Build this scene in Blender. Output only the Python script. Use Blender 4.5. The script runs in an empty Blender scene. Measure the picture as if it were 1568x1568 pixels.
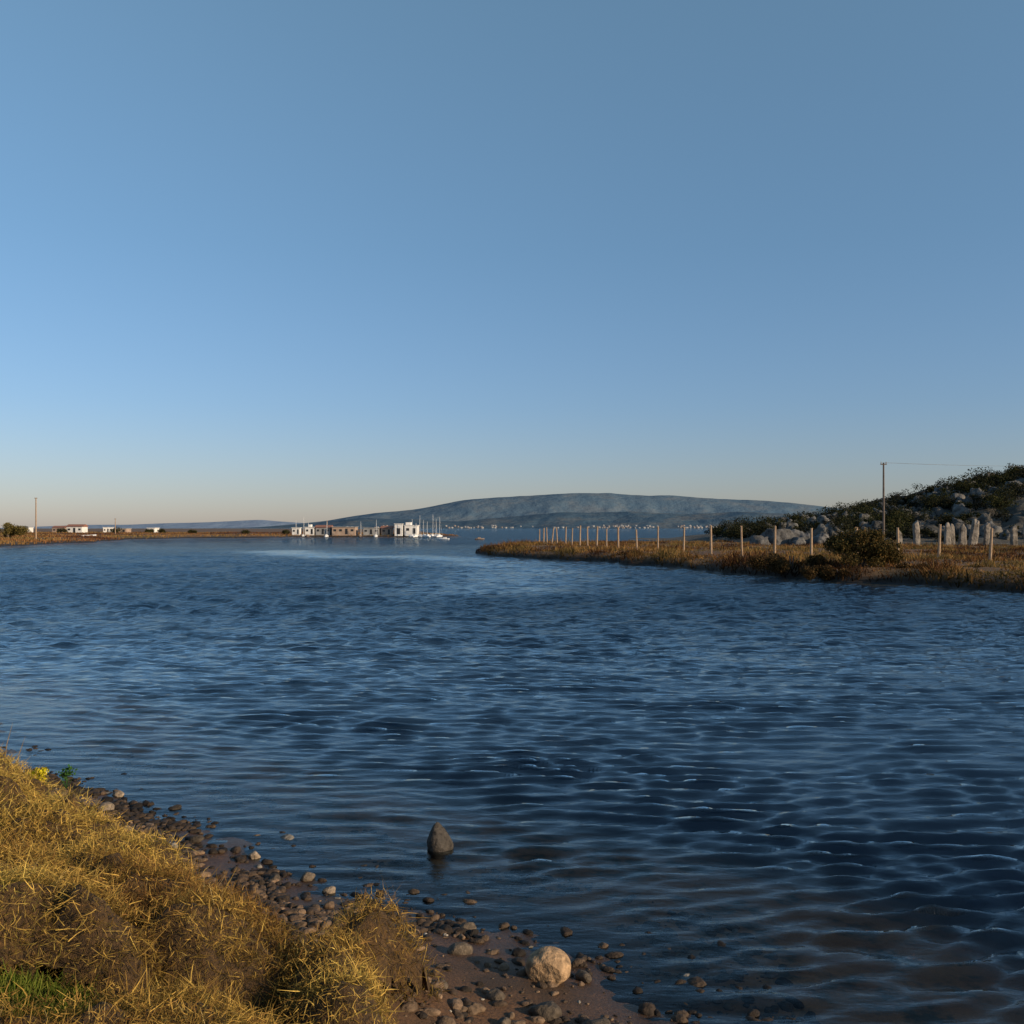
import bpy, math, random
import numpy as np
from mathutils import Vector, Matrix
random.seed(7); rng=np.random.default_rng(7)
scene=bpy.context.scene
scene.view_settings.view_transform='Standard'; scene.view_settings.look='None'; scene.view_settings.exposure=0
R=math.radians
# ---------------------------------------------------------------- helpers
def link(o,parent=None):
    scene.collection.objects.link(o)
    if parent is not None: o.parent=parent
    return o
def empty(name,loc=(0,0,0),rz=0):
    o=bpy.data.objects.new(name,None); o.location=loc; o.rotation_euler=(0,0,rz); o.empty_display_size=.2
    return link(o)
def make_mesh(name,V,F,mat,col=None,smooth=False,parent=None,attrs=None):
    V=np.asarray(V,np.float32); F=np.asarray(F,np.int32); k=F.shape[1]
    me=bpy.data.meshes.new(name)
    me.vertices.add(len(V)); me.vertices.foreach_set('co',V.ravel())
    me.loops.add(F.size); me.loops.foreach_set('vertex_index',F.ravel())
    me.polygons.add(len(F)); me.polygons.foreach_set('loop_start',np.arange(0,F.size,k,dtype=np.int32))
    me.update(calc_edges=True)
    if smooth: me.polygons.foreach_set('use_smooth',np.ones(len(F),bool))
    if col is not None:
        a=me.color_attributes.new('Col','FLOAT_COLOR','POINT')
        c=np.ones((len(V),4),np.float32); c[:,:3]=col; a.data.foreach_set('color',c.ravel())
    if attrs:
        for n,v in attrs.items():
            a=me.attributes.new(n,'FLOAT','POINT'); a.data.foreach_set('value',np.asarray(v,np.float32))
    me.materials.append(mat)
    return link(bpy.data.objects.new(name,me),parent)
_tab=rng.random((256,256)).astype(np.float32)
def vnoise(x,y):
    xi=np.floor(x).astype(np.int64); yi=np.floor(y).astype(np.int64)
    fx=x-xi; fy=y-yi; fx=fx*fx*(3-2*fx); fy=fy*fy*(3-2*fy)
    a=_tab[xi&255,yi&255]; b=_tab[(xi+1)&255,yi&255]; c=_tab[xi&255,(yi+1)&255]; d=_tab[(xi+1)&255,(yi+1)&255]
    return (a*(1-fx)+b*fx)*(1-fy)+(c*(1-fx)+d*fx)*fy
def fbm(x,y,o=4):
    s=0;a=.5;t=0
    for i in range(o):
        s=s+a*vnoise(x+i*17.3,y+i*9.1); t+=a; a*=.5; x=x*2.03; y=y*2.03
    return s/t
def sd(x,y,poly):
    x=np.asarray(x,np.float64); y=np.asarray(y,np.float64)
    dm=np.full(x.shape,1e18); ins=np.zeros(x.shape,bool); n=len(poly)
    for i in range(n):
        ax,ay=poly[i]; bx,by=poly[(i+1)%n]
        ex,ey=bx-ax,by-ay
        t=np.clip(((x-ax)*ex+(y-ay)*ey)/(ex*ex+ey*ey),0,1)
        dm=np.minimum(dm,(x-ax-t*ex)**2+(y-ay-t*ey)**2)
        if ay!=by:
            c=((ay>y)!=(by>y))&(x<ex*(y-ay)/ey+ax); ins^=c
    d=np.sqrt(dm); return np.where(ins,d,-d)
def sstep(v): v=np.clip(v,0,1); return v*v*(3-2*v)
# ---------------------------------------------------------------- shorelines (metres)
NEAR=[(-60,30),(-25,25),(-12,19),(-9,16.5),(-6.9,13.2),(-5.76,12),(-4.67,11.1),(-3.69,10.2),(-2.82,9.37),(-2.11,8.74),(-1.54,8.18),(-.95,7.76),(-.42,7.5),(.08,7.2),(.52,6.85),(.78,6.4),(.95,5.94),(1.2,5),(1.8,3),(3,0),(5,-6),(8,-40),(-60,-40)]
PEN=[(-4.6,113),(-1.5,103),(1.02,96),(6.7,87),(11,76.6),(13.7,65.5),(15.6,59.4),(18.2,53.2),(20.8,50.8),(22.6,47.6),(24,46.1),(28,42),(40,36),(80,20),(400,20),(400,330),(120,300),(52,235),(38,172),(15,163),(1,148),(-4,124)]
LEFT=[(-78.4,150),(-85.5,188),(-97,251),(-90.7,282),(-74,291),(-65,322),(-22,322),(-19,335),(-30,420),(-150,1400),(-700,2600),(-4000,2600),(-900,60),(-120,90)]
def near_d(x,y): return sd(x,y,NEAR)+(fbm(x*1.3+5,y*1.3)-.5)*.45
def pen_d(x,y): return sd(x,y,PEN)+(fbm(x*.3+3,y*.3)-.5)*3.0
def left_d(x,y): return sd(x,y,LEFT)+(fbm(x*.06+3,y*.06)-.5)*10
def hill_h(x,y):
    r=np.interp(x+(fbm(x*.05,y*.05)-.5)*6,[30,34,42,50,57,64,71,79,95,120,170],[0,.5,1.8,3.0,4.0,5.6,7.8,9.6,12,13,4])
    return r*sstep((y-112)/42)*sstep((235-y)/50)
def ground_z(x,y,full=True):
    d=near_d(x,y)
    zn=np.where(d>0,np.interp(d,[0,1.2,1.8,3.5,6,20],[0,.12,.36,.95,1.35,1.6]),-np.interp(-d,[0,1,2.5,5,10,20],[0,.055,.17,.6,1.8,3]))
    zn=zn+(fbm(x*3,y*3)-.5)*.05*np.clip(1-np.abs(d)/6,0,1)
    z=zn
    if full:
        d=pen_d(x,y)
        zp=np.where(d>0,np.interp(d,[0,.35,1.6,8,30],[0,.4,.7,.8,.85])+(fbm(x*.5,y*.5)-.5)*.35*sstep(d/3),-np.interp(-d,[0,.5,6,20],[0,.6,2.4,3]))
        d=left_d(x,y)
        zl=np.where(d>0,np.interp(d,[0,1.5,10,60],[0,.35,.7,1.0])+(fbm(x*.08,y*.08)-.5)*.7*sstep(d/8),-np.interp(-d,[0,4,20],[0,1.2,3]))
        z=np.maximum(np.maximum(zn,zp),zl)
    return z
# ---------------------------------------------------------------- materials
def nmat(name):
    m=bpy.data.materials.new(name); m.use_nodes=True; nt=m.node_tree
    return m,nt,nt.nodes['Principled BSDF']
def N(nt,t,**k):
    n=nt.nodes.new(t)
    for a,b in k.items(): setattr(n,a,b)
    return n
def noise(nt,scale,detail=4,vec=None,rough=.55):
    n=N(nt,'ShaderNodeTexNoise'); n.inputs['Scale'].default_value=scale; n.inputs['Detail'].default_value=detail; n.inputs['Roughness'].default_value=rough
    if vec is not None: nt.links.new(vec,n.inputs['Vector'])
    return n.outputs['Fac']
def ramp(nt,fac,stops):
    r=N(nt,'ShaderNodeValToRGB'); e=r.color_ramp.elements
    while len(e)<len(stops): e.new(.5)
    for i,(p,c) in enumerate(stops):
        e[i].position=p; e[i].color=(c[0],c[1],c[2],1) if hasattr(c,'__len__') else (c,c,c,1)
    nt.links.new(fac,r.inputs['Fac']); return r.outputs['Color']
def mix(nt,f,a,b,mode='MIX'):
    n=N(nt,'ShaderNodeMix',data_type='RGBA',blend_type=mode)
    for s,v in ((0,f),(6,a),(7,b)):
        if hasattr(v,'is_output'): nt.links.new(v,n.inputs[s])
        else: n.inputs[s].default_value=v if s==0 else (*v,1)
    return n.outputs[2]
def math_(nt,op,a,b,c=None):
    n=N(nt,'ShaderNodeMath',operation=op)
    for i,v in enumerate((a,b,c)):
        if v is None: continue
        if hasattr(v,'is_output'): nt.links.new(v,n.inputs[i])
        else: n.inputs[i].default_value=v
    return n.outputs[0]
def maprange(nt,v,a,b,c=0,d=1):
    n=N(nt,'ShaderNodeMapRange'); nt.links.new(v,n.inputs[0])
    for i,q in enumerate((a,b,c,d)): n.inputs[i+1].default_value=q
    return n.outputs[0]
def bump(nt,h,strength,dist,normal=None):
    b=N(nt,'ShaderNodeBump'); b.inputs['Distance'].default_value=dist
    if hasattr(strength,'is_output'): nt.links.new(strength,b.inputs['Strength'])
    else: b.inputs['Strength'].default_value=strength
    nt.links.new(h,b.inputs['Height'])
    if normal is not None: nt.links.new(normal,b.inputs['Normal'])
    return b.outputs['Normal']
def simple(name,c1,c2,scale=3,rough=.8,bs=.3,bd=.02,metal=0):
    m,nt,b=nmat(name); pos=N(nt,'ShaderNodeTexCoord').outputs['Object']
    f=noise(nt,scale,5,pos,.6)
    nt.links.new(ramp(nt,f,[(.32,c1),(.68,c2)]),b.inputs['Base Color'])
    b.inputs['Roughness'].default_value=rough; b.inputs['Metallic'].default_value=metal
    nt.links.new(bump(nt,noise(nt,scale*4,5,pos),bs,bd),b.inputs['Normal']); return m
def colmat(name,rough=.85,scale=30,trans=0,bs=0,bd=.01,spec=.3,lo=.6,hi=1.25):
    m,nt,b=nmat(name); a=N(nt,'ShaderNodeAttribute',attribute_name='Col')
    pos=N(nt,'ShaderNodeNewGeometry').outputs['Position']
    f=noise(nt,scale,4,pos)
    c=mix(nt,1.0,a.outputs['Color'],ramp(nt,f,[(.3,lo),(.7,hi)]),'MULTIPLY')
    nt.links.new(c,b.inputs['Base Color']); b.inputs['Roughness'].default_value=rough
    b.inputs['Specular IOR Level'].default_value=spec
    if bs: nt.links.new(bump(nt,f,bs,bd),b.inputs['Normal'])
    if trans:
        t=N(nt,'ShaderNodeBsdfTranslucent'); nt.links.new(c,t.inputs['Color'])
        mx=N(nt,'ShaderNodeMixShader'); mx.inputs[0].default_value=trans
        out=nt.nodes['Material Output']
        nt.links.new(b.outputs[0],mx.inputs[1]); nt.links.new(t.outputs[0],mx.inputs[2]); nt.links.new(mx.outputs[0],out.inputs[0])
    return m
M_white=simple('white_plaster',(.62,.6,.56),(.8,.78,.74),.8)
M_tan=simple('tan_plaster',(.3,.21,.155),(.42,.31,.23),.8)
M_grey=simple('grey_plaster',(.22,.22,.22),(.36,.35,.33),.8)
M_roof=simple('roof_tile',(.2,.08,.05),(.33,.15,.09),3)
M_dark=simple('dark_opening',(.015,.015,.017),(.03,.03,.03),3,.4)
M_wood=simple('weathered_wood',(.24,.16,.1),(.4,.28,.18),4)
M_pole=simple('pole_wood',(.07,.055,.045),(.14,.11,.09),3)
M_metal=simple('mast_metal',(.5,.5,.5),(.7,.7,.7),3,.35)
M_hull=simple('white_boat_paint',(.65,.66,.67),(.8,.8,.8),2,.3)
M_hulld=simple('dark_boat_paint',(.06,.05,.05),(.13,.09,.07),2,.5)
M_leaf=colmat('foliage',.8,2,.2,spec=.1)
M_grass=colmat('dry_grass_blades',.85,3,.25,spec=.1)
M_twig=colmat('dry_twigs',.9,40,.3,spec=.1)
M_rock=colmat('stone',.8,22,0,.8,.03,lo=.45,hi=1.4)
M_bigrock=colmat('limestone',.9,1.4,0,.9,.3,lo=.3,hi=1.5)
# ground
def ground_mat():
    m,nt,b=nmat('shore_ground'); g=N(nt,'ShaderNodeNewGeometry').outputs['Position']
    sx=N(nt,'ShaderNodeSeparateXYZ'); nt.links.new(g,sx.inputs[0]); z=sx.outputs['Z']
    n1=noise(nt,2.5,6,g); n2=noise(nt,45,6,g,.75); n3=noise(nt,.12,5,g)
    sand=mix(nt,ramp(nt,n2,[(.35,0),(.65,1)]),(.05,.023,.008),(.2,.095,.036))
    sand=mix(nt,ramp(nt,n1,[(.42,0),(.62,.8)]),sand,(.05,.028,.012))
    sand=mix(nt,maprange(nt,sx.outputs['Y'],20,35),sand,(.022,.014,.008))  # dark mud on the far banks, with the undercut's shade painted in
    grass=ramp(nt,n1,[(.3,(.045,.024,.011)),(.5,(.1,.05,.02)),(.7,(.16,.09,.035))])
    far=ramp(nt,n3,[(.35,(.08,.034,.016)),(.5,(.15,.075,.026)),(.65,(.09,.066,.022))])
    gr=mix(nt,.5,grass,far)
    fz=maprange(nt,z,.25,.5)
    land=mix(nt,fz,sand,gr)
    wet=maprange(nt,z,.0,.09,.5,1.0)
    land=mix(nt,1.0,land,wet,'MULTIPLY')
    alg=mix(nt,ramp(nt,noise(nt,2.2,6,g,.7),[(.48,0),(.6,1)]),(.4,.17,.06),(.045,.042,.016))
    alg=mix(nt,1.0,alg,ramp(nt,n2,[(.3,.6),(.7,1.2)]),'MULTIPLY')
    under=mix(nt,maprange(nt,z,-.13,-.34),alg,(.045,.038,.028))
    under=mix(nt,maprange(nt,z,-.2,-.55),under,(.002,.018,.05))  # water absorption painted into the bed colour: navy with depth
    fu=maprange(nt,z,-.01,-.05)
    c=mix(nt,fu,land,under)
    nt.links.new(c,b.inputs['Base Color'])
    nt.links.new(maprange(nt,z,.0,.12,.35,.9),b.inputs['Roughness'])
    nt.links.new(bump(nt,n2,.8,.03),b.inputs['Normal']); return m
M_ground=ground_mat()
# ---------------------------------------------------------------- fan grid sheets (finer near the bank, coarser at the horizon)
def fan(k,a,ncol,w0,w1,far=9500,y0=-6):
    n=int(math.log((far-y0)/a+1)/k)+1
    ys=y0+a*(np.exp(k*np.arange(n+1))-1); s=np.linspace(-1,1,ncol)
    hw=w0+w1*(ys-y0)
    X=hw[:,None]*s[None,:]; Y=np.repeat(ys[:,None],ncol,1)
    i=np.arange(n)[:,None]*ncol+np.arange(ncol-1)[None,:]
    F=np.stack([i,i+1,i+ncol+1,i+ncol],-1).reshape(-1,4)
    return X,Y,F
X,Y,F=fan(.0068,3,600,11,1.05)
Z=ground_z(X,Y)
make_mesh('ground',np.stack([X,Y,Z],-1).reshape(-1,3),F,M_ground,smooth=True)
# water
K=.0036
X,Y,F=fan(K,3,950,9,.75)
Z=np.zeros_like(X)
dy=K*(Y+9)
act=Y[:,0]<420
Xa,Ya,dya=X[act],Y[act],dy[act]
dn=-sd(Xa,Ya,NEAR)
shal=.2+.8*sstep(dn/3.0)
calmline=[(-30,125),(-21.7,107),(-9.6,100),(-2,88),(.8,73),(1,58),(-1,48)]
def ldist(x,y,pl):
    dm=np.full(x.shape,1e9)
    for (ax,ay),(bx,by) in zip(pl[:-1],pl[1:]):
        ex,ey=bx-ax,by-ay; t=np.clip(((x-ax)*ex+(y-ay)*ey)/(ex*ex+ey*ey),0,1)
        dm=np.minimum(dm,np.hypot(x-ax-t*ex,y-ay-t*ey))
    return dm
calm=np.zeros_like(X); calm[act]=np.clip(sstep(1-ldist(Xa,Ya+ (fbm(Xa*.2,Ya*.1)-.5)*12,calmline)/10)*(.7+.8*fbm(Xa*.3,Ya*.15,3)),0,1.1)
gust=.6+.8*fbm(Xa*.12,Ya*.16+4,3)
gust2=.2+1.6*fbm(Xa*.6+9,Ya*1.1,3)
wx=(fbm(Xa*.35,Ya*.35,2)-.5)*1.4; wy=(fbm(Xa*.35+31,Ya*.35+7,2)-.5)*.9
Yc=Ya-(Xa-1.5)**2/110*np.exp(-Ya/30)       # crests bend as they refract towards the shallows
Za=np.zeros_like(Xa)
def fade(lam,dya):
    return np.clip((lam/dya-2.2)/2.0,0,1)
for j in range(84):
    if j<48: lam=.11*(4.8**rng.random()); slope=.054*(1 if lam<.4 else (.4/lam)**1.0)
    else: lam=.4*(4.6**rng.random()); slope=.044
    th=R(rng.normal(0,15 if j<48 else 21)+2)
    amp=slope*lam/6.28
    rows=fade(lam,dya[:,0])>0
    if not rows.any(): continue
    r=int(rows.nonzero()[0][-1])+1
    ph=(Xa[:r]+wx[:r])*math.sin(th)+(Yc[:r]+wy[:r])*math.cos(th)
    q=ph*2*math.pi/lam+rng.random()*6.28
    w=np.sin(q)
    a_=amp*fade(lam,dya[:r])
    if j>=48: a_=a_*sstep((Ya[:r]-6-10*(lam-.4))/30)
    Za[:r]+=a_*(w+.35*(1-2*w*w))
Z[act]=Za*shal*gust*gust2*1.85*(1-.55*np.clip(calm[act],0,1))
farm=sstep((Y-8)/40)
M_water,nt,b=nmat('water'); nt.nodes.remove(b)
g=N(nt,'ShaderNodeNewGeometry').outputs['Position']
mp=N(nt,'ShaderNodeMapping'); nt.links.new(g,mp.inputs[0]); mp.inputs['Scale'].default_value=(.4,1,1); mp.inputs['Rotation'].default_value=(0,0,R(3))
mp2=N(nt,'ShaderNodeMapping'); nt.links.new(g,mp2.inputs[0]); mp2.inputs['Scale'].default_value=(.8,1,1)
af=N(nt,'ShaderNodeAttribute',attribute_name='far').outputs['Fac']; ac=N(nt,'ShaderNodeAttribute',attribute_name='calm').outputs['Fac']
m1=math_(nt,'MULTIPLY',af,math_(nt,'MULTIPLY_ADD',ac,-.7,1))
wind=maprange(nt,noise(nt,.05,4,mp.outputs[0]),.3,.7,.7,1.1)
m3=math_(nt,'MULTIPLY',m1,wind)
n0=bump(nt,noise(nt,1.8,3,mp2.outputs[0],.5),m3,.3)
n1=bump(nt,noise(nt,5,5,mp.outputs[0],.62),m3,.14,n0)
n2=bump(nt,noise(nt,14,3,mp.outputs[0]),.6,.012,n1)
fr=N(nt,'ShaderNodeFresnel'); fr.inputs['IOR'].default_value=1.33; nt.links.new(n2,fr.inputs['Normal'])
# wave shadowing on ruffled water limits how mirror-like it gets towards the horizon
lim=math_(nt,'MULTIPLY_ADD',math_(nt,'MULTIPLY',af,math_(nt,'MULTIPLY_ADD',ac,-.75,1)),-.34,.97)
fac=math_(nt,'MULTIPLY',fr.outputs[0],lim)
gl=N(nt,'ShaderNodeBsdfGlossy'); gl.inputs['Roughness'].default_value=.02; gl.inputs['Color'].default_value=(.85,.95,1,1); nt.links.new(n2,gl.inputs['Normal'])
tr=N(nt,'ShaderNodeBsdfTransparent'); tr.inputs['Color'].default_value=(.84,.9,.92,1)
mx=N(nt,'ShaderNodeMixShader'); nt.links.new(fac,mx.inputs[0]); nt.links.new(tr.outputs[0],mx.inputs[1]); nt.links.new(gl.outputs[0],mx.inputs[2])
nt.links.new(mx.outputs[0],nt.nodes['Material Output'].inputs[0])
make_mesh('water',np.stack([X,Y,Z],-1).reshape(-1,3),F,M_water,smooth=True,attrs={'far':farm.ravel(),'calm':calm.ravel()})
# ---------------------------------------------------------------- ribbons / leaves / rocks
def unit(v): return v/np.maximum(np.linalg.norm(v,axis=-1,keepdims=True),1e-9)
def ribbons(P,D,L,W,bend,side=None):
    n=len(P); D=unit(D)
    if side is None: side=unit(np.cross(D,rng.normal(size=(n,3))))
    L=L[:,None]; W=W[:,None]
    p1=P+D*L*.5+bend*L*.3; p2=P+D*L*.92+bend*L
    V=np.stack([P-side*W*.5,P+side*W*.5,p1-side*W*.45,p1+side*W*.45,p2-side*W*.12,p2+side*W*.12],1).reshape(-1,3)
    i=np.arange(n)[:,None]*6
    F=np.concatenate([i+np.array([[0,1,3,2]]),i+np.array([[2,3,5,4]])],0)
    return V,F
def pick(pal,n,fac=None,j=.25):
    pal=np.array(pal); t=(rng.random(n) if fac is None else np.clip(fac,0,.999))*(len(pal)-1)
    i=np.minimum(t.astype(int),len(pal)-2); f=(t-i)[:,None]
    return (pal[i]*(1-f)+pal[i+1]*f)*(1+(rng.random((n,1))-.5)*2*j)
def leafcloud(lumps,n,size,pal,flat=.8):
    l=np.array(lumps,float); w=l[:,3]**2; idx=rng.choice(len(l),n,p=w/w.sum())
    d=unit(rng.normal(size=(n,3))); u=rng.random(n)**.35
    P=l[idx,:3]+d*(u*l[idx,3])[:,None]*np.array([1,1,flat])
    P+= (rng.normal(size=(n,3))*size*.4)
    a=unit(rng.normal(size=(n,3))); b=unit(np.cross(a,rng.normal(size=(n,3))))
    s=(size*(.6+.8*rng.random(n)))[:,None]
    V=np.stack([P-a*s*.5,P+b*s*.3,P+a*s*.5,P-b*s*.3],1).reshape(-1,3)
    F=np.arange(4*n).reshape(-1,4)
    c=pick(pal,n,None,.35)*(.75+.5*rng.random(len(l)))[idx][:,None]; return V,F,np.repeat(c,4,0)
class Acc:
    def __init__(s): s.V=[];s.F=[];s.C=[];s.n=0
    def add(s,V,F,C): s.V.append(V); s.F.append(F+s.n); s.C.append(C); s.n+=len(V)
    def build(s,name,mat,smooth=False,parent=None): return make_mesh(name,np.concatenate(s.V),np.concatenate(s.F),mat,np.concatenate(s.C),smooth,parent)
import bmesh
def ico(sub):
    bm=bmesh.new(); bmesh.ops.create_icosphere(bm,subdivisions=sub,radius=1); bm.verts.ensure_lookup_table()
    V=np.array([v.co[:] for v in bm.verts]); F=np.array([[v.index for v in f.verts] for f in bm.faces]); bm.free(); return V,F
ICO={k:ico(k) for k in (2,3,4,5)}
def rock(sub,size,rough=.25,facets=7,seed=None):
    V,F=ICO[sub]; V=V.copy(); r=np.random.default_rng(seed if seed is not None else rng.integers(1e9))
    for _ in range(facets):
        nrm=unit(r.normal(size=3)); c=.6+.3*r.random(); d=V@nrm; V-=np.outer(np.maximum(d-c,0),nrm)*.92
    o=r.random(3)*20
    nn=fbm(V[:,0]*1.7+V[:,2]*1.1+o[0],V[:,1]*1.7-V[:,2]*.8+o[1],3)-.5
    V*=(1+nn*rough*2)[:,None]
    a=r.random()*6.28; c,s=math.cos(a),math.sin(a)
    V=V*np.array(size); V=V@np.array([[c,s,0],[-s,c,0],[0,0,1]])
    return V,F
ROCKS=[rock(2,(1,1,1),.25,8,100+i) for i in range(24)]
BROCKS=[rock(3,(1,1,1),.8,11,200+i) for i in range(16)]
# ---------------------------------------------------------------- near bank: dry shrubs
# mounded cushions: each shrub is a dome; the mass is their union
rs=np.random.default_rng(11)
CU=[]
while len(CU)<170:
    x=rs.uniform(-9.5,.6); y=rs.uniform(2.5,13)
    if abs(x)>.62*y+.5: continue
    CU.append((x,y,rs.uniform(.32,.68),rs.uniform(.3,.58)))
CU=np.array(CU)
def shrub_m(x,y,d=None):
    if d is None: d=near_d(x,y)
    e=sstep((d-1.36-.22*sstep((x+1.9)/1.0)+(fbm(x*1.7+2,y*1.7)-.5)*.9)/.3)
    dome=np.zeros_like(x,dtype=float)
    for cx,cy,r,h in CU:
        q=((x-cx)**2+(y-cy)**2)/r**2
        dome=np.maximum(dome,h*np.sqrt(np.clip(1-q,0,1)))
    l2=fbm(x*5,y*5,3)
    gap=sstep((np.hypot((x+2.1)*1.0,(y-4.15)*1.0)-.3)/.3)
    m=e*(.08+dome*(.75+.6*(l2-.4))+.1*(l2-.4)+.15*sstep((-x-3.0)/1.5))*gap
    return np.maximum(m,.07*e*gap)
xs=np.arange(-11,1.2,.04); ys=np.arange(0,15,.04)
X,Y=np.meshgrid(xs,ys); G=ground_z(X,Y,False); m=shrub_m(X,Y); Zs=G+m-.05
i=(np.arange(len(ys)-1)[:,None]*len(xs)+np.arange(len(xs)-1)[None,:]); F=np.stack([i,i+1,i+len(xs)+1,i+len(xs)],-1).reshape(-1,4)
keep=(m.ravel()[F].min(1)>.06); F=F[keep]
shr=empty('dry_shrub')
M_core=simple('shrub_litter',(.035,.02,.008),(.16,.085,.024),35,.9,.9,.04)
make_mesh('twig_litter',np.stack([X,Y,Zs],-1).reshape(-1,3),F,M_core,smooth=True,parent=shr)
n=1000000
px=rng.uniform(-9.5,.9,n); py=rng.uniform(3.4,13,n)
okk=(np.abs(px)<.58*py+.25)&(rng.random(n)<np.clip(1.3-.06*py,.4,1)); px,py=px[okk],py[okk]
def top(x,y): return ground_z(x,y,False)+shrub_m(x,y)
def grid(A_,x,y):
    fx=(x-xs[0])/.04; fy=(y-ys[0])/.04; ix=np.clip(fx.astype(int),0,len(xs)-2); iy=np.clip(fy.astype(int),0,len(ys)-2); fx=fx-ix; fy=fy-iy
    return (A_[iy,ix]*(1-fx)+A_[iy,ix+1]*fx)*(1-fy)+(A_[iy+1,ix]*(1-fx)+A_[iy+1,ix+1]*fx)*fy
mm_=grid(m,px,py); q=mm_>.05; px,py,mm_=px[q],py[q],mm_[q]
TT=G+m; gyy,gxx=np.gradient(TT,.04)
t0=grid(TT,px,py); nx=-grid(gxx,px,py); ny=-grid(gyy,px,py)
nrm=unit(np.stack([nx*.8,ny*.8,np.ones_like(nx)],-1))
n=len(px)
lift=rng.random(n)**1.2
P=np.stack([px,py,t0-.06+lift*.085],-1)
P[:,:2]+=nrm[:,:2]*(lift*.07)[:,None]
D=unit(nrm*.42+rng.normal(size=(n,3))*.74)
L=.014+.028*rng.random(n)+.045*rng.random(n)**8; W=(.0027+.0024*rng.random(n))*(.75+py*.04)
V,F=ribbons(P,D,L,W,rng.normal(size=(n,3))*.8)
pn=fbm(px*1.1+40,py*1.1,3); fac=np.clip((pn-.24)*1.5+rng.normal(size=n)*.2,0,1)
C=pick([(.17,.085,.027),(.33,.2,.05),(.54,.345,.08),(.6,.41,.1),(.36,.29,.065)],n,fac,.32)*(.28+.9*lift[:,None])*(.4+.75*np.clip(mm_/.38,0,1))[:,None]  # shade of the hollows painted in: deeper and lower twigs are darker
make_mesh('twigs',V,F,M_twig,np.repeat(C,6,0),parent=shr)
k=rng.choice(n,400,replace=False)
P=np.stack([px[k],py[k],t0[k]-.03],-1); D=unit(np.stack([rng.normal(size=400)*.35,rng.normal(size=400)*.35,np.ones(400)],-1))
V,F=ribbons(P,D,.05+.08*rng.random(400),.003+.002*rng.random(400),rng.normal(size=(400,3))*.15)
make_mesh('stalks',V,F,M_twig,np.repeat(pick([(.3,.2,.07),(.5,.38,.16)],400),6,0),parent=shr)
T=[(-4.6,8.9,.5,.05,0),(-4.5,8.9,.42,.12,0),(-4.68,8.8,.34,-.1,0),(-2.45,7.3,.38,-.25,0),(-2.35,7.25,.5,.5,0),(-2.3,7.3,.42,.35,.1),(-2.6,7.35,.3,-.4,0),(-2.25,7.2,.3,.2,0)]
P=np.array([(a,b_,float(top(np.array([a]),np.array([b_]))[0])-.03) for a,b_,*_ in T]); L=np.array([t[2] for t in T])
D=np.array([(t[3],t[4],1.0) for t in T])
V,F=ribbons(P,D,L,np.full(len(T),.009),np.array([(.12,.0,-.05)]*len(T)),side=np.array([(1.,0,0)]*len(T)))
make_mesh('dry_stalk',V,F,M_twig,np.repeat(pick([(.25,.15,.06),(.4,.27,.12)],len(T)),6,0))
n=6000; a=rng.random(n)*6.28; r=np.sqrt(rng.random(n))*.5
gx=-2.05+r*np.cos(a)*1.1; gy=4.2+r*np.sin(a)*.7; gz=ground_z(gx,gy,False)
V,F=ribbons(np.stack([gx,gy,gz],-1),np.stack([rng.normal(size=n)*.5,rng.normal(size=n)*.5,np.ones(n)],-1),.03+.07*rng.random(n),.004+.003*rng.random(n),rng.normal(size=(n,3))*.25)
make_mesh('green_grass',V,F,M_grass,np.repeat(pick([(.08,.11,.015),(.14,.2,.025),(.26,.26,.05)],n),6,0))
def plant(name,x,y,z,r,pal,nn,s,stem):
    p=empty(name,(x,y,z)); A=Acc(); A.add(*leafcloud([(0,0,r*.9,r),(r*.5,0,r*1.4,r*.6)],nn,s,pal)); A.build('blooms_and_leaves',M_leaf,parent=p)
    k=14; V,F=ribbons(np.zeros((k,3))-np.array([0,0,.12]),np.stack([rng.normal(size=k)*.4,rng.normal(size=k)*.4,np.ones(k)],-1),np.full(k,.12+r),np.full(k,.006),rng.normal(size=(k,3))*.1)
    make_mesh('stems',V,F,M_leaf,np.tile(np.array(stem),(len(V),1)),parent=p)
plant('yellow_flower',-3.95,8.2,float(top(np.array([-3.95]),np.array([8.2]))[0])+.03,.07,[(.6,.5,.02),(.8,.7,.03)],260,.028,(.1,.16,.03))
plant('green_weed',-5.05,11.15,.16,.07,[(.03,.09,.02),(.07,.16,.03)],140,.035,(.05,.12,.03))
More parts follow.
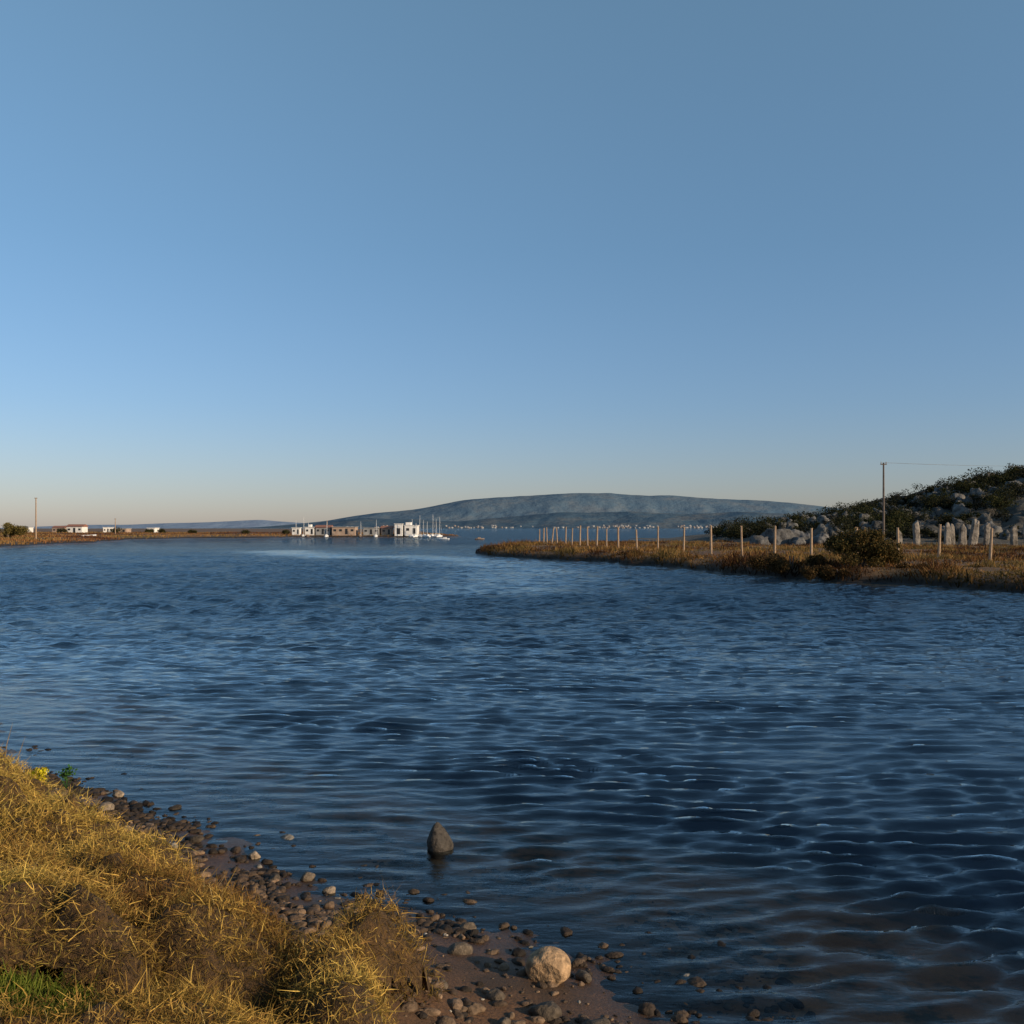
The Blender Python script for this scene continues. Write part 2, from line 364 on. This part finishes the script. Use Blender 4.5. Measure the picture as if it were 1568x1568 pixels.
# ---------------------------------------------------------------- beach pebbles
A=Acc()
pal=np.array([(.03,.02,.012),(.065,.042,.025),(.11,.072,.042),(.17,.11,.065),(.085,.055,.034)])
M=60000
x=rng.uniform(-8,1.9,M); y=rng.uniform(4.4,13.5,M); d=near_d(x,y)
dens=np.where(d>-.05,np.exp(-((d-.6)/.9)**2),.2)*(.14+1.6*sstep((vnoise(x*1.9+7,y*1.9)-.3)*1.8))
ok=(np.abs(x)<.6*y+.3)&(d>-1.4)&(d<2.2)&(rng.random(M)<dens*.85)
x,y,d=x[ok],y[ok],d[ok]; z=ground_z(x,y,False)
for i in range(len(x)):
    s=.008+.043*rng.random()**2.2
    if rng.random()<.03: s*=1.6
    V,F=ROCKS[rng.integers(24)]; a=rng.random()*6.28; c_,s_=math.cos(a),math.sin(a)
    V=(V*np.array([s*(1+.7*rng.random()),s,s*(.45+.35*rng.random())]))@np.array([[c_,s_,0],[-s_,c_,0],[0,0,1]])+np.array([x[i],y[i],z[i]+s*.12])
    c=pal[rng.integers(5)]*(.7+.6*rng.random())
    if rng.random()<.015: c=np.array([.4,.35,.28])
    if d[i]<.25: c=c*.45
    A.add(V,F,np.tile(c,(len(V),1)))
A.build('pebbles',M_rock,False)
def stone(name,x,y,size,col,sub=4,rough=.12,facets=4,seed=1,z=None,lift=.3,shape=None,mat=None):
    V,F=rock(sub,size,rough,facets,seed)
    if shape: V=shape(V)
    g0=float(ground_z(np.array([x]),np.array([y]))[0]) if z is None else z
    o=make_mesh(name,V,F,mat or M_rock,np.tile(np.array(col),(len(V),1)),True); o.location=(x,y,g0+size[2]*lift); return o
stone('round_boulder',.24,6.42,(.15,.14,.12),(.34,.22,.12),sub=5,rough=.07,facets=1,seed=5,lift=.72)
def pt(V):
    V=V.copy(); t=np.clip(V[:,2]/.2+.25,0,1.2)/1.2; V[:,0]=V[:,0]*(1-.72*t**1.8)-.04*t; V[:,1]*=(1-.6*t**1.8); return V
stone('pointed_rock',-.67,9.2,(.13,.1,.2),(.05,.042,.034),rough=.2,facets=7,seed=9,z=.0,lift=.3,shape=pt)
for k,(x,y,s,c) in enumerate([(.47,6.5,.055,.08),(-.33,7.35,.055,.1),(-.36,6.85,.07,.13),(-1.02,7.2,.05,.1),(.2,5.9,.085,.08),(.5,5.72,.09,.08),(-4.25,10.3,.085,.2),(-2.35,8.95,.06,.3),(-3.75,9.6,.05,.16),(-3.6,10.5,.06,.04),(-4.4,11,.06,.28),(-1.75,8.4,.06,.13),(-1.5,8.1,.05,.26),(-.75,7.1,.045,.14),(-.1,6.05,.05,.1),(-.45,6.1,.045,.1),(.05,5.6,.06,.08),(-3.0,9.35,.06,.06),(-2.0,8.3,.05,.07),(.75,5.6,.04,.06),(-.05,5.7,.04,.12)]):
    stone('beach_stone',x,y,(s*1.25,s,s*.75),(c,c*.76,c*.52),3,.2,6,20+k,lift=.4)
# ---------------------------------------------------------------- peninsula vegetation
n=300000
gx=rng.uniform(-6,75,n); gy=45+110*rng.random(n)**1.5
d=pen_d(gx,gy); cl=fbm(gx*.6,gy*.45,3)
q=(d>.05)&(np.abs(gx)<.56*gy+2)&((rng.random(n)<np.clip((cl-.36)*4,.2,1))|(d<4)); gx,gy,d,cl=gx[q],gy[q],d[q],cl[q]; n=len(gx)
gz=ground_z(gx,gy)-.03
hh=(.06+.24*rng.random(n))*(.45+1.7*np.clip((cl-.38)*3.5,0,1))*np.where(d<4,1.3,.75)
V,F=ribbons(np.stack([gx,gy,gz],-1),np.stack([rng.normal(size=n)*.45,rng.normal(size=n)*.45,np.ones(n)],-1),hh,.03+.04*rng.random(n),rng.normal(size=(n,3))*.25)
fc=np.clip((fbm(gx*.25+70,gy*.18,3)-.28)*2.1+rng.normal(size=n)*.16,0,1)
C=pick([(.045,.022,.011),(.12,.05,.019),(.21,.105,.034),(.35,.2,.065),(.1,.08,.028),(.18,.12,.04)],n,fc,.3)*np.clip(.3+.25*d,.3,1)[:,None]  # bank-edge shade painted into the blades, darkest at the waterline
make_mesh('marsh_grass',V,F,M_grass,np.repeat(C,6,0))
n=60000
gy=150+260*rng.random(n)**1.3; gx=-.56*gy+rng.random(n)*.56*gy
d=left_d(gx,gy); q=(d>.5); gx,gy,d=gx[q],gy[q],d[q]; n=len(gx); gz=ground_z(gx,gy)-.03
V,F=ribbons(np.stack([gx,gy,gz],-1),np.stack([rng.normal(size=n)*.3,rng.normal(size=n)*.3,np.ones(n)],-1),(.15+.35*rng.random(n)),.12+.12*rng.random(n),rng.normal(size=(n,3))*.2)
fc=np.clip((fbm(gx*.05+70,gy*.03,3)-.3)*2.2,0,1)
make_mesh('shore_grass',V,F,M_grass,np.repeat(pick([(.1,.045,.025),(.22,.1,.04),(.3,.17,.06),(.2,.14,.05)],n,fc,.3),6,0))
def bush(name,x,y,z,lumps,n,s,pal,trunkh=None,th=.12):
    p=empty(name,(x,y,z)); A=Acc(); A.add(*leafcloud(lumps,n,s,pal)); A.build('foliage',M_leaf,parent=p)
    bm=bmesh.new()
    for a in range(4):
        an=a*1.57+.4; tip=Vector((math.cos(an)*lumps[0][3]*.55,math.sin(an)*lumps[0][3]*.55,lumps[0][2]+.2)); base=Vector((0,0,-.2))
        v=tip-base; mt=Matrix.Translation((base+tip)/2)@v.to_track_quat('Z','Y').to_matrix().to_4x4()
        bmesh.ops.create_cone(bm,segments=7,radius1=th,radius2=th*.3,depth=v.length,matrix=mt)
    me=bpy.data.meshes.new('limbs'); bm.to_mesh(me); bm.free(); me.materials.append(M_pole); link(bpy.data.objects.new('trunk_and_limbs',me),p)
GP=[(.025,.025,.008),(.05,.042,.014),(.1,.07,.02),(.17,.1,.03)]
def lumps(n,rx,ry,z0,z1,r0,r1,seed):
    r=np.random.default_rng(seed); o=[]
    for i in range(n):
        a=r.random()*6.28; u=math.sqrt(r.random()); z=z0+(z1-z0)*r.random()*(1-.55*u)
        o.append((rx*u*math.cos(a),ry*u*math.sin(a),z,r.uniform(r0,r1)))
    return o
bush('round_tree',20.2,56.8,.75,[(0,0,1.2,1.4)]+lumps(28,2.0,1.4,.2,2.7,.4,.7,3),19000,.11,GP)
BP=[(.04,.025,.01),(.075,.045,.017),(.13,.075,.025)]
bush('bank_bush',16.6,58.4,.6,lumps(18,2.4,.9,.0,.9,.3,.6,4),7000,.1,BP,th=.05)
bush('bank_bush',23.6,54.0,.6,lumps(12,2.2,.8,-.1,.5,.25,.45,5),4500,.1,BP,th=.05)
bush('bank_bush',18.2,54.8,.5,lumps(12,1.8,.6,-.1,.4,.25,.4,15),4500,.1,BP,th=.05)
bush('bank_bush',-1.2,108,.6,lumps(9,2.2,2,.0,.5,.4,.7,6),3000,.14,[(.06,.035,.018),(.15,.075,.03)],th=.05)
bush('bank_bush',10.2,84,.6,lumps(7,1.6,1.2,.0,.4,.3,.5,8),2200,.12,[(.06,.035,.018),(.15,.08,.03)],th=.05)
OP=[(.07,.06,.02),(.15,.12,.035),(.22,.16,.05)]
bush('olive_tree',-101.5,198,.9,lumps(16,3.2,2.5,.9,3.0,.7,1.2,7),6000,.25,OP)
for k,(x,y,r) in enumerate([(-150,372,2.2),(-172,376,1.8),(-140,380,1.6),(-188,380,2.4),(-128,360,1.4),(-112,345,1.3),(-92,340,1.2),(-77,334,1.3),(-59,334,1.2)]):
    bush('olive_tree',x,y,.9,lumps(8,r*.8,r*.8,.5,r*.9,.4*r,.6*r,60+k),900,.35,[(.03,.032,.014),(.07,.065,.025)])
# fence posts
PP=[(3.9,140),(4.4,137),(4.8,134),(5.3,131),(5.9,128),(6.75,124),(7.3,120),(8.0,116),(8.6,112),(9.3,108),(10,104),(10.8,100),(12.2,96),(13.5,91),(15,86),(16.4,81),(18,77),(19.75,74),(21.9,72),(24.9,71),(27.5,70),(29.5,68),(31.1,64),(35.5,61)]
fence=empty('fence',(0,0,0))
for i,(x,y) in enumerate(PP):
    bm=bmesh.new(); w=.08+.03*random.random(); h=2.35+random.uniform(-.2,.15)
    bmesh.ops.create_cone(bm,segments=8,radius1=w,radius2=w*.85,depth=h,matrix=Matrix.Translation((0,0,h/2)))
    for v in bm.verts:
        if v.co.z>h*.9: v.co.z+=random.uniform(-.04,.03)
    me=bpy.data.meshes.new('post'); bm.to_mesh(me); bm.free(); me.materials.append(M_wood)
    o=link(bpy.data.objects.new('post_%d'%(i+1),me),fence); o.location=(x,y,float(ground_z(np.array([float(x)]),np.array([float(y)]))[0])-.1); o.rotation_euler=(random.gauss(0,.03),random.gauss(0,.04),random.random())
def cyl(name,p0,p1,r0,r1,mat,parent,seg=10):
    p0=Vector(p0);p1=Vector(p1);v=p1-p0; bm=bmesh.new()
    bmesh.ops.create_cone(bm,segments=seg,radius1=r0,radius2=r1,depth=v.length,matrix=Matrix.Translation((p0+p1)/2)@v.to_track_quat('Z','Y').to_matrix().to_4x4())
    me=bpy.data.meshes.new(name); bm.to_mesh(me); bm.free(); me.materials.append(mat); return link(bpy.data.objects.new(name,me),parent)
def box(name,c,s,mat,parent,bev=0,rz=0):
    bm=bmesh.new(); bmesh.ops.create_cube(bm,size=1); bmesh.ops.scale(bm,vec=s,verts=bm.verts)
    if bev: bmesh.ops.bevel(bm,geom=bm.edges[:],offset=bev,segments=1,affect='EDGES')
    me=bpy.data.meshes.new(name); bm.to_mesh(me); bm.free(); me.materials.append(mat)
    o=link(bpy.data.objects.new(name,me),parent); o.location=c; o.rotation_euler=(0,0,rz); return o
def upole(x,y,zb,h,arm=.55,rz=0,r=.12,mat=None):
    mat=mat or M_pole
    p=empty('utility_pole',(x,y,zb),rz); cyl('shaft',(0,0,-.3),(0,0,h),r,r*.6,mat,p)
    box('crossarm',(0,0,h-.15),(arm*1,.1,.09),M_pole,p)
    for s in (-1,1): cyl('insulator',(s*arm*.42,0,h-.1),(s*arm*.42,0,h+.08),.045,.035,M_grey,p,8)
    return p
upole(34,90,.8,8.15); upole(72,86,2.2,7.2,rz=.1)
wires=empty('power_line')
for s in (-.22,.22):
    a=Vector((34+s,90,8.95)); b_=Vector((72+s,86,9.3)); c=bpy.data.curves.new('wire','CURVE'); c.dimensions='3D'; c.bevel_depth=.007
    sp=c.splines.new('POLY'); sp.points.add(20)
    for i in range(21):
        t=i/20; p=a.lerp(b_,t); p.z-=.6*4*t*(1-t); sp.points[i].co=(*p,1)
    c.materials.append(M_grey); link(bpy.data.objects.new('wire',c),wires)
upole(-96.8,200,.9,8.2,r=.17,mat=M_wood); upole(-121,300,1,4.8,r=.15,mat=M_wood); upole(-62,330,.9,4.5,r=.14,mat=M_wood)
# ---------------------------------------------------------------- rocky hill with shrubs, boulders and ruins
M_hill=simple('rocky_hill_ground',(.035,.03,.022),(.1,.09,.07),.5,.95,.8,.3)
xs=np.arange(28,170,.6); ys=np.arange(108,240,.6); X,Y=np.meshgrid(xs,ys)
H=hill_h(X,Y); Z=.72+H+(fbm(X*.35,Y*.35,5)-.5)*1.8*sstep(H/2)-.25*(1-sstep(H/.6))
i=(np.arange(len(ys)-1)[:,None]*len(xs)+np.arange(len(xs)-1)[None,:]); F=np.stack([i,i+1,i+len(xs)+1,i+len(xs)],-1).reshape(-1,4)
make_mesh('rocky_hill',np.stack([X,Y,Z],-1).reshape(-1,3),F,M_hill,smooth=True)
def hz(x,y):
    x=np.array([float(x)]);y=np.array([float(y)]); h=float(hill_h(x,y)[0]); return .72+h
A=Acc(); B=Acc()
c=0
while c<380:
    x=rng.uniform(36,100); y=rng.uniform(119,172); h=hz(x,y)
    if h<1.6 or abs(x)>.62*y: continue
    if float(vnoise(np.array([x*.2+5]),np.array([y*.2]))[0])<.42 and rng.random()<.8: continue
    s=.3+.85*rng.random()**2
    V,Fr=BROCKS[rng.integers(16)]; V=V*np.array([s*1.2,s,s*1.25])+np.array([x,y,h+s*.2]); g0=.065+.075*rng.random()
    A.add(V,Fr,np.tile(np.array([g0,g0*.96,g0*.88]),(len(V),1))); c+=1
A.build('hillside_rocks',M_bigrock)
c=0
while c<370:
    x=rng.uniform(34,105); y=rng.uniform(116,172); h=hz(x,y)
    if h<1.2 or abs(x)>.62*y: continue
    if float(vnoise(np.array([x*.2]),np.array([y*.2]))[0])<.36 and rng.random()<.9: continue
    s=rng.uniform(.4,.85)+ (1.2*rng.random()**2 if y>132 else 0); L=[(x+rng.normal()*s*.7,y+rng.normal()*s*.7,h+.3*s+rng.random()*s*.9,s*rng.uniform(.35,.75)) for _ in range(6)]
    k=[.75,1,1.3][rng.integers(3)]
    B.add(*leafcloud(L,int(380*s+100),.22,[(.012*k,.015*k,.007),(.025*k,.028*k,.011),(.05*k,.045*k,.018)])); c+=1
B.build('hillside_shrubs',M_leaf)
# grey rock outcrop at the foot of the hill, with fissured, flat-topped slabs
A=Acc()
for (x,y,sx_,sy_,sz_,sd_) in [(33.2,123,2.6,2.2,2.5,301),(36.2,124.5,2.4,2.0,2.5,302),(30.9,122,1.7,1.4,1.5,303),(38.8,123,1.8,1.6,1.8,304),(34.8,121,1.3,1.1,1.3,305)]:
    V,Fr=rock(4,(sx_,sy_,sz_),.5,12,sd_)
    V[:,2]=np.minimum(V[:,2],sz_*.82+.15*(fbm(V[:,0]*1.2,V[:,1]*1.2,3)))
    V=V+np.array([x,y,.7]); g0=.09+.03*rng.random(); A.add(V,Fr,np.tile(np.array([g0,g0*.98,g0*.95]),(len(V),1)))
A.build('rock_outcrop',M_bigrock,True)
def pillar(x,y,w,h,seed):
    r=np.random.default_rng(seed); V,Fr=ICO[4]; V=V.copy()
    for k in range(3): V[:,k]=np.sign(V[:,k])*np.abs(V[:,k])**.45
    V=V*np.array([w/2,w/2*.8,h/2]); t=(V[:,2]/h+.5)
    o=r.random(2)*9; V[:,0]*=(1.12-.3*t)*(1+.6*(fbm(V[:,2]*1.5+o[0],V[:,1]*1.3+o[1],4)-.5)); V[:,1]*=(1.1-.2*t)
    V[:,2]+=t*(fbm(V[:,0]*3+o[0],V[:,1]*3,3)-.5)*1.2; V[:,0]+=t*r.normal()*.18
    g0=.2*(.8+.4*r.random())
    ob=make_mesh('ruined_stone_pillar',V,Fr,M_bigrock,np.tile(np.array([g0,g0*.88,g0*.74]),(len(V),1)),True); ob.location=(x,y,hz(x,y)+h/2-.15)
for k,(x,w,h) in enumerate([(47.3,.75,3.1),(50.4,.7,2.7),(51.4,.55,3.0),(52.6,.8,2.6),(54.0,.9,3.3),(55.5,.6,2.8),(58.4,.75,2.7),(60.3,.8,3.0),(44.9,.6,1.9)]):
    pillar(x,114+rng.normal()*.8,w,h,30+k)
# ---------------------------------------------------------------- distant hills
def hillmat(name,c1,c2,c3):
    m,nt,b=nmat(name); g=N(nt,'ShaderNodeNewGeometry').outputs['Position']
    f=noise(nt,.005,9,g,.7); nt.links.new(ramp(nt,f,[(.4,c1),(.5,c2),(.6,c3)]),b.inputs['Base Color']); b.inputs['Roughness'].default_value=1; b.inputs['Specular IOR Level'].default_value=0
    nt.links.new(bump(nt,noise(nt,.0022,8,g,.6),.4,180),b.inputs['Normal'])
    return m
MH1=hillmat('hazed_far_hill',(.085,.138,.19),(.1,.15,.195),(.13,.165,.195))  # aerial haze is painted into the base colours of all three ridges
MH2=hillmat('hazed_near_hill',(.054,.098,.142),(.07,.11,.146),(.11,.13,.145))
MH3=hillmat('hazed_farthest_hill',(.19,.25,.33),(.2,.26,.34),(.21,.26,.34))
def ridge(name,pts,yc,dep,mat,rough,sc):
    p=np.array(pts,float); xs=np.linspace(p[0,0],p[-1,0],420); ys=np.linspace(yc-dep,yc+dep,90); X,Y=np.meshgrid(xs,ys)
    pr=np.interp(X,p[:,0],p[:,1])
    ker=np.hanning(15); ker/=ker.sum(); row=np.convolve(np.pad(pr[0],7,'edge'),ker,'valid'); row=row*(1+.05*(fbm(xs/sc*5,xs*0+3,3)-.5)); pr=np.repeat(row[None,:],len(ys),0)
    t=np.clip(1-np.abs(Y-yc)/dep,0,1); b_=sstep(t)
    g0=1-np.abs(fbm(X/sc*1.6,Y/sc*.6,5)-.5)*2
    Z=pr*b_*(1-rough*(1-b_)*g0*1.3)+ (fbm(X/sc*2,Y/sc*2,4)-.5)*pr*.08*sstep(4*t)-4
    i=(np.arange(len(ys)-1)[:,None]*len(xs)+np.arange(len(xs)-1)[None,:]); F=np.stack([i,i+1,i+len(xs)+1,i+len(xs)],-1).reshape(-1,4)
    make_mesh(name,np.stack([X,Y,Z],-1).reshape(-1,3),F,mat,smooth=True)
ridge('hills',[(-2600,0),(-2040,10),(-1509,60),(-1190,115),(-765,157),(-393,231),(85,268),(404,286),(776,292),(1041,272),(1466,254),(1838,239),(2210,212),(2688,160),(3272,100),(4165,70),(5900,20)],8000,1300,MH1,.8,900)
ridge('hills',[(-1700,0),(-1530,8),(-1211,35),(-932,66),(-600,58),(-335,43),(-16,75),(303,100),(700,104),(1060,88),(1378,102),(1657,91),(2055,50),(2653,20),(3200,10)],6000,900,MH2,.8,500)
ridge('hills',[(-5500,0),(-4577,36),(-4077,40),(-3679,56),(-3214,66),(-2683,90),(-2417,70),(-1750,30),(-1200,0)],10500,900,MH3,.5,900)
vil=Acc()
for (a,b_,cn) in [(-330,-60,30),(350,720,46),(820,1080,40),(-60,350,10),(-900,-400,12)]:
    for _ in range(cn):
        x=rng.uniform(a,b_); y=rng.uniform(4700,5050); z=1+rng.random()**2*12; w=rng.uniform(7,13); h=rng.uniform(4,6.5)
        V=np.array([(-w/2,-4,0),(w/2,-4,0),(w/2,4,0),(-w/2,4,0),(-w/2,-4,h),(w/2,-4,h),(w/2,4,h),(-w/2,4,h),(-w/2,0,h+2),(w/2,0,h+2)])+np.array([x,y,z-2])
        Fq=np.array([(0,1,5,4),(1,2,6,5),(2,3,7,6),(3,0,4,7),(4,5,9,8),(6,7,8,9)]); cc=[(.55,.53,.5),(.4,.33,.29),(.35,.36,.38)][rng.integers(3)]
        vil.add(V,Fq,np.tile(np.array(cc)*.7,(10,1)))
vil.build('distant_village',M_bigrock)
# ---------------------------------------------------------------- buildings
def house(name,x,y,z,w,dp,h,mat,roof='flat',rz=0,wins=3,door=True,tower=None):
    p=empty(name,(x,y,z),rz); box('walls',(0,0,h/2-.3),(w,dp,h+.6),mat,p,.03)
    if roof=='gable':
        bm=bmesh.new(); o=.35; rh=h*.38
        vs=[bm.verts.new(v) for v in [(-w/2-o,-dp/2-o,h+.01),(w/2+o,-dp/2-o,h+.01),(w/2+o,dp/2+o,h+.01),(-w/2-o,dp/2+o,h+.01),(-w/2-o,0,h+rh),(w/2+o,0,h+rh)]]
        for f in [(0,1,5,4),(2,3,4,5),(1,2,5),(3,0,4),(3,2,1,0)]: bm.faces.new([vs[i] for i in f])
        me=bpy.data.meshes.new('roof'); bm.to_mesh(me); bm.free(); me.materials.append(M_roof); link(bpy.data.objects.new('roof',me),p)
    else:
        box('roof',(0,0,h+.1),(w+.4,dp+.4,.18),M_grey if mat is not M_white else M_white,p,.02)
    nn=wins+(1 if door else 0)
    for i in range(nn):
        u=-w/2+w*(i+.5)/nn
        if door and i==nn//2: box('door',(u,-dp/2-.02,min(1.0,h*.4)),(w/nn*.42,.06,min(2.0,h*.8)),M_dark,p)
        else: box('window',(u,-dp/2-.02,h*.56),(w/nn*.45,.06,h*.3),M_dark,p)
    if tower: box('upper_storey',(tower[0],0,h+.2+tower[2]/2),(tower[1],dp*.8,tower[2]),mat,p,.02)
Hb=.85
house('white_harbour_building',-33.2,326,Hb,4.2,6,2.8,M_white,wins=1,tower=(-1,1.6,.9))
house('white_harbour_building',-34.8+ -2.4,325,Hb,2.6,5,3.3,M_white,wins=0)
house('harbour_shed',-55.5,327,Hb,7.6,6,2.3,M_tan,wins=3)
house('harbour_shed',-46.5,327,Hb,5.2,5,2.0,M_grey,wins=2)
house('harbour_shed',-62.6,328,Hb,4.8,5,2.2,M_grey,'gable',wins=2)
house('harbour_kiosk',-71.3,326,Hb,2.6,3,2.0,M_white,wins=1)
house('harbour_kiosk',-67,327,Hb,3.0,3,2.2,M_white,wins=1,tower=(0,.8,.8))
house('brick_shed',-41.6,328,Hb,3.4,5,2.0,M_tan,'gable',wins=1)
house('white_house',-168,380,1,6,5,2.4,M_white,'gable',wins=2)
house('white_house',-160,390,1,3.5,5,2.0,M_white,'flat',rz=.3,wins=2)
house('white_house',-181,395,1,5,5,2.0,M_tan,'gable',wins=2)
house('white_house',-152,385,1,4,5,1.6,M_tan,'flat',wins=1)
house('white_house',-193,390,1,4,5,2.0,M_white,'flat',wins=1)
house('white_house',-143,392,1,3,5,1.8,M_white,'flat',wins=1)
def boat(name,x,y,L,rz,mat,mast=0,cabin=True,z=.0):
    p=empty(name,(x,y,z),rz); n=12; V=[];Fq=[]
    for i in range(n+1):
        t=i/n; u=(t-.5)*L; w=L*.15*(1-max(0,(t-.45)/.55)**2.2)*(.8+.2*min(1,t/.3)); sh=L*.1*(1+.5*t**2)
        V+=[(u,-w,sh),(u,-w*.75,0),(u,0,-.2),(u,w*.75,0),(u,w,sh)]
    for i in range(n):
        for j in range(4): a=i*5+j; Fq.append((a,a+1,a+6,a+5))
        Fq.append((i*5+4,i*5,i*5+5,i*5+9))
    Fq.append((0,4,3,1))
    make_mesh('hull',V,Fq,mat,parent=p)
    if cabin: box('cabin',(-L*.08,0,L*.15),(L*.3,L*.17,L*.12),M_white if mat is M_hull else M_wood,p,.04); box('cabin_window',(-L*.08,-L*.087,L*.165),(L*.2,.02,L*.04),M_dark,p)
    if mast: cyl('mast',(L*.05,0,L*.08),(L*.05,0,mast),.07,.04,M_metal,p); cyl('boom',(L*.05,0,L*.22),(-L*.38,0,L*.24),.05,.04,M_metal,p); cyl('stay',(L*.5,0,L*.13),(L*.05,0,mast*.95),.02,.02,M_metal,p,5)
for k,(xx,h) in enumerate([(-32.5,5.8),(-30.8,4.6),(-29.6,7),(-28.3,5.5),(-27,5),(-25.8,7.3),(-24.5,5.8),(-23.4,6.4)]):
    boat('sailing_boat',xx,318+rng.normal()*1.5,4.2,R(80+20*rng.normal()),M_hull,mast=h)
for k,(xx,h) in enumerate([(-70,5.5),(-67.5,6.4),(-66,4.8),(-60,5),(-49,5),(-44,5.6)]):
    boat('sailing_boat',xx,318.5,3.6,R(85),M_hull if k%2 else M_hulld,mast=h)
boat('motor_boat',-17.3,250,2.8,R(170),M_hull,cabin=True)
boat('fishing_boat',-8.2,250,2.6,R(20),M_hulld)
boat('white_boat',-113,262,4.4,R(5),M_hull,cabin=False,z=.55)
# ---------------------------------------------------------------- world, sun, camera
w=bpy.data.worlds.new('World'); scene.world=w; w.use_nodes=True; nt=w.node_tree
sky=nt.nodes.new('ShaderNodeTexSky'); sky.sky_type='NISHITA'; sky.sun_disc=False
EL,AZ=R(18),R(118)
sky.sun_elevation=EL; sky.sun_rotation=AZ; sky.altitude=0; sky.air_density=1.0; sky.dust_density=.4; sky.ozone_density=1.0
bg=nt.nodes['Background']; bg.inputs['Strength'].default_value=.12
tc=nt.nodes.new('ShaderNodeTexCoord'); sp=nt.nodes.new('ShaderNodeSeparateXYZ'); nt.links.new(tc.outputs['Generated'],sp.inputs[0])
tint=ramp(nt,sp.outputs['Z'],[(0,(.56,.58,.86)),(.12,(.58,.71,.96)),(.27,(.7,.89,1.04)),(.47,(.97,1.18,1.2))])
nt.links.new(mix(nt,1.0,sky.outputs[0],tint,'MULTIPLY'),bg.inputs[0])
sl=bpy.data.lights.new('sun','SUN'); sl.energy=5.0; sl.angle=R(.5); sl.color=(1,.77,.52)
so=link(bpy.data.objects.new('sun',sl)); dv=Vector((math.sin(AZ)*math.cos(EL),math.cos(AZ)*math.cos(EL),math.sin(EL)))
so.rotation_euler=dv.to_track_quat('Z','Y').to_euler()
cam=bpy.data.cameras.new('camera'); co=link(bpy.data.objects.new('camera',cam)); co.location=(0,0,3); co.rotation_euler=(R(90),0,0)
cam.lens=34.58; cam.sensor_width=36; cam.shift_y=.0153; cam.clip_end=20000; cam.clip_start=.1
scene.camera=co
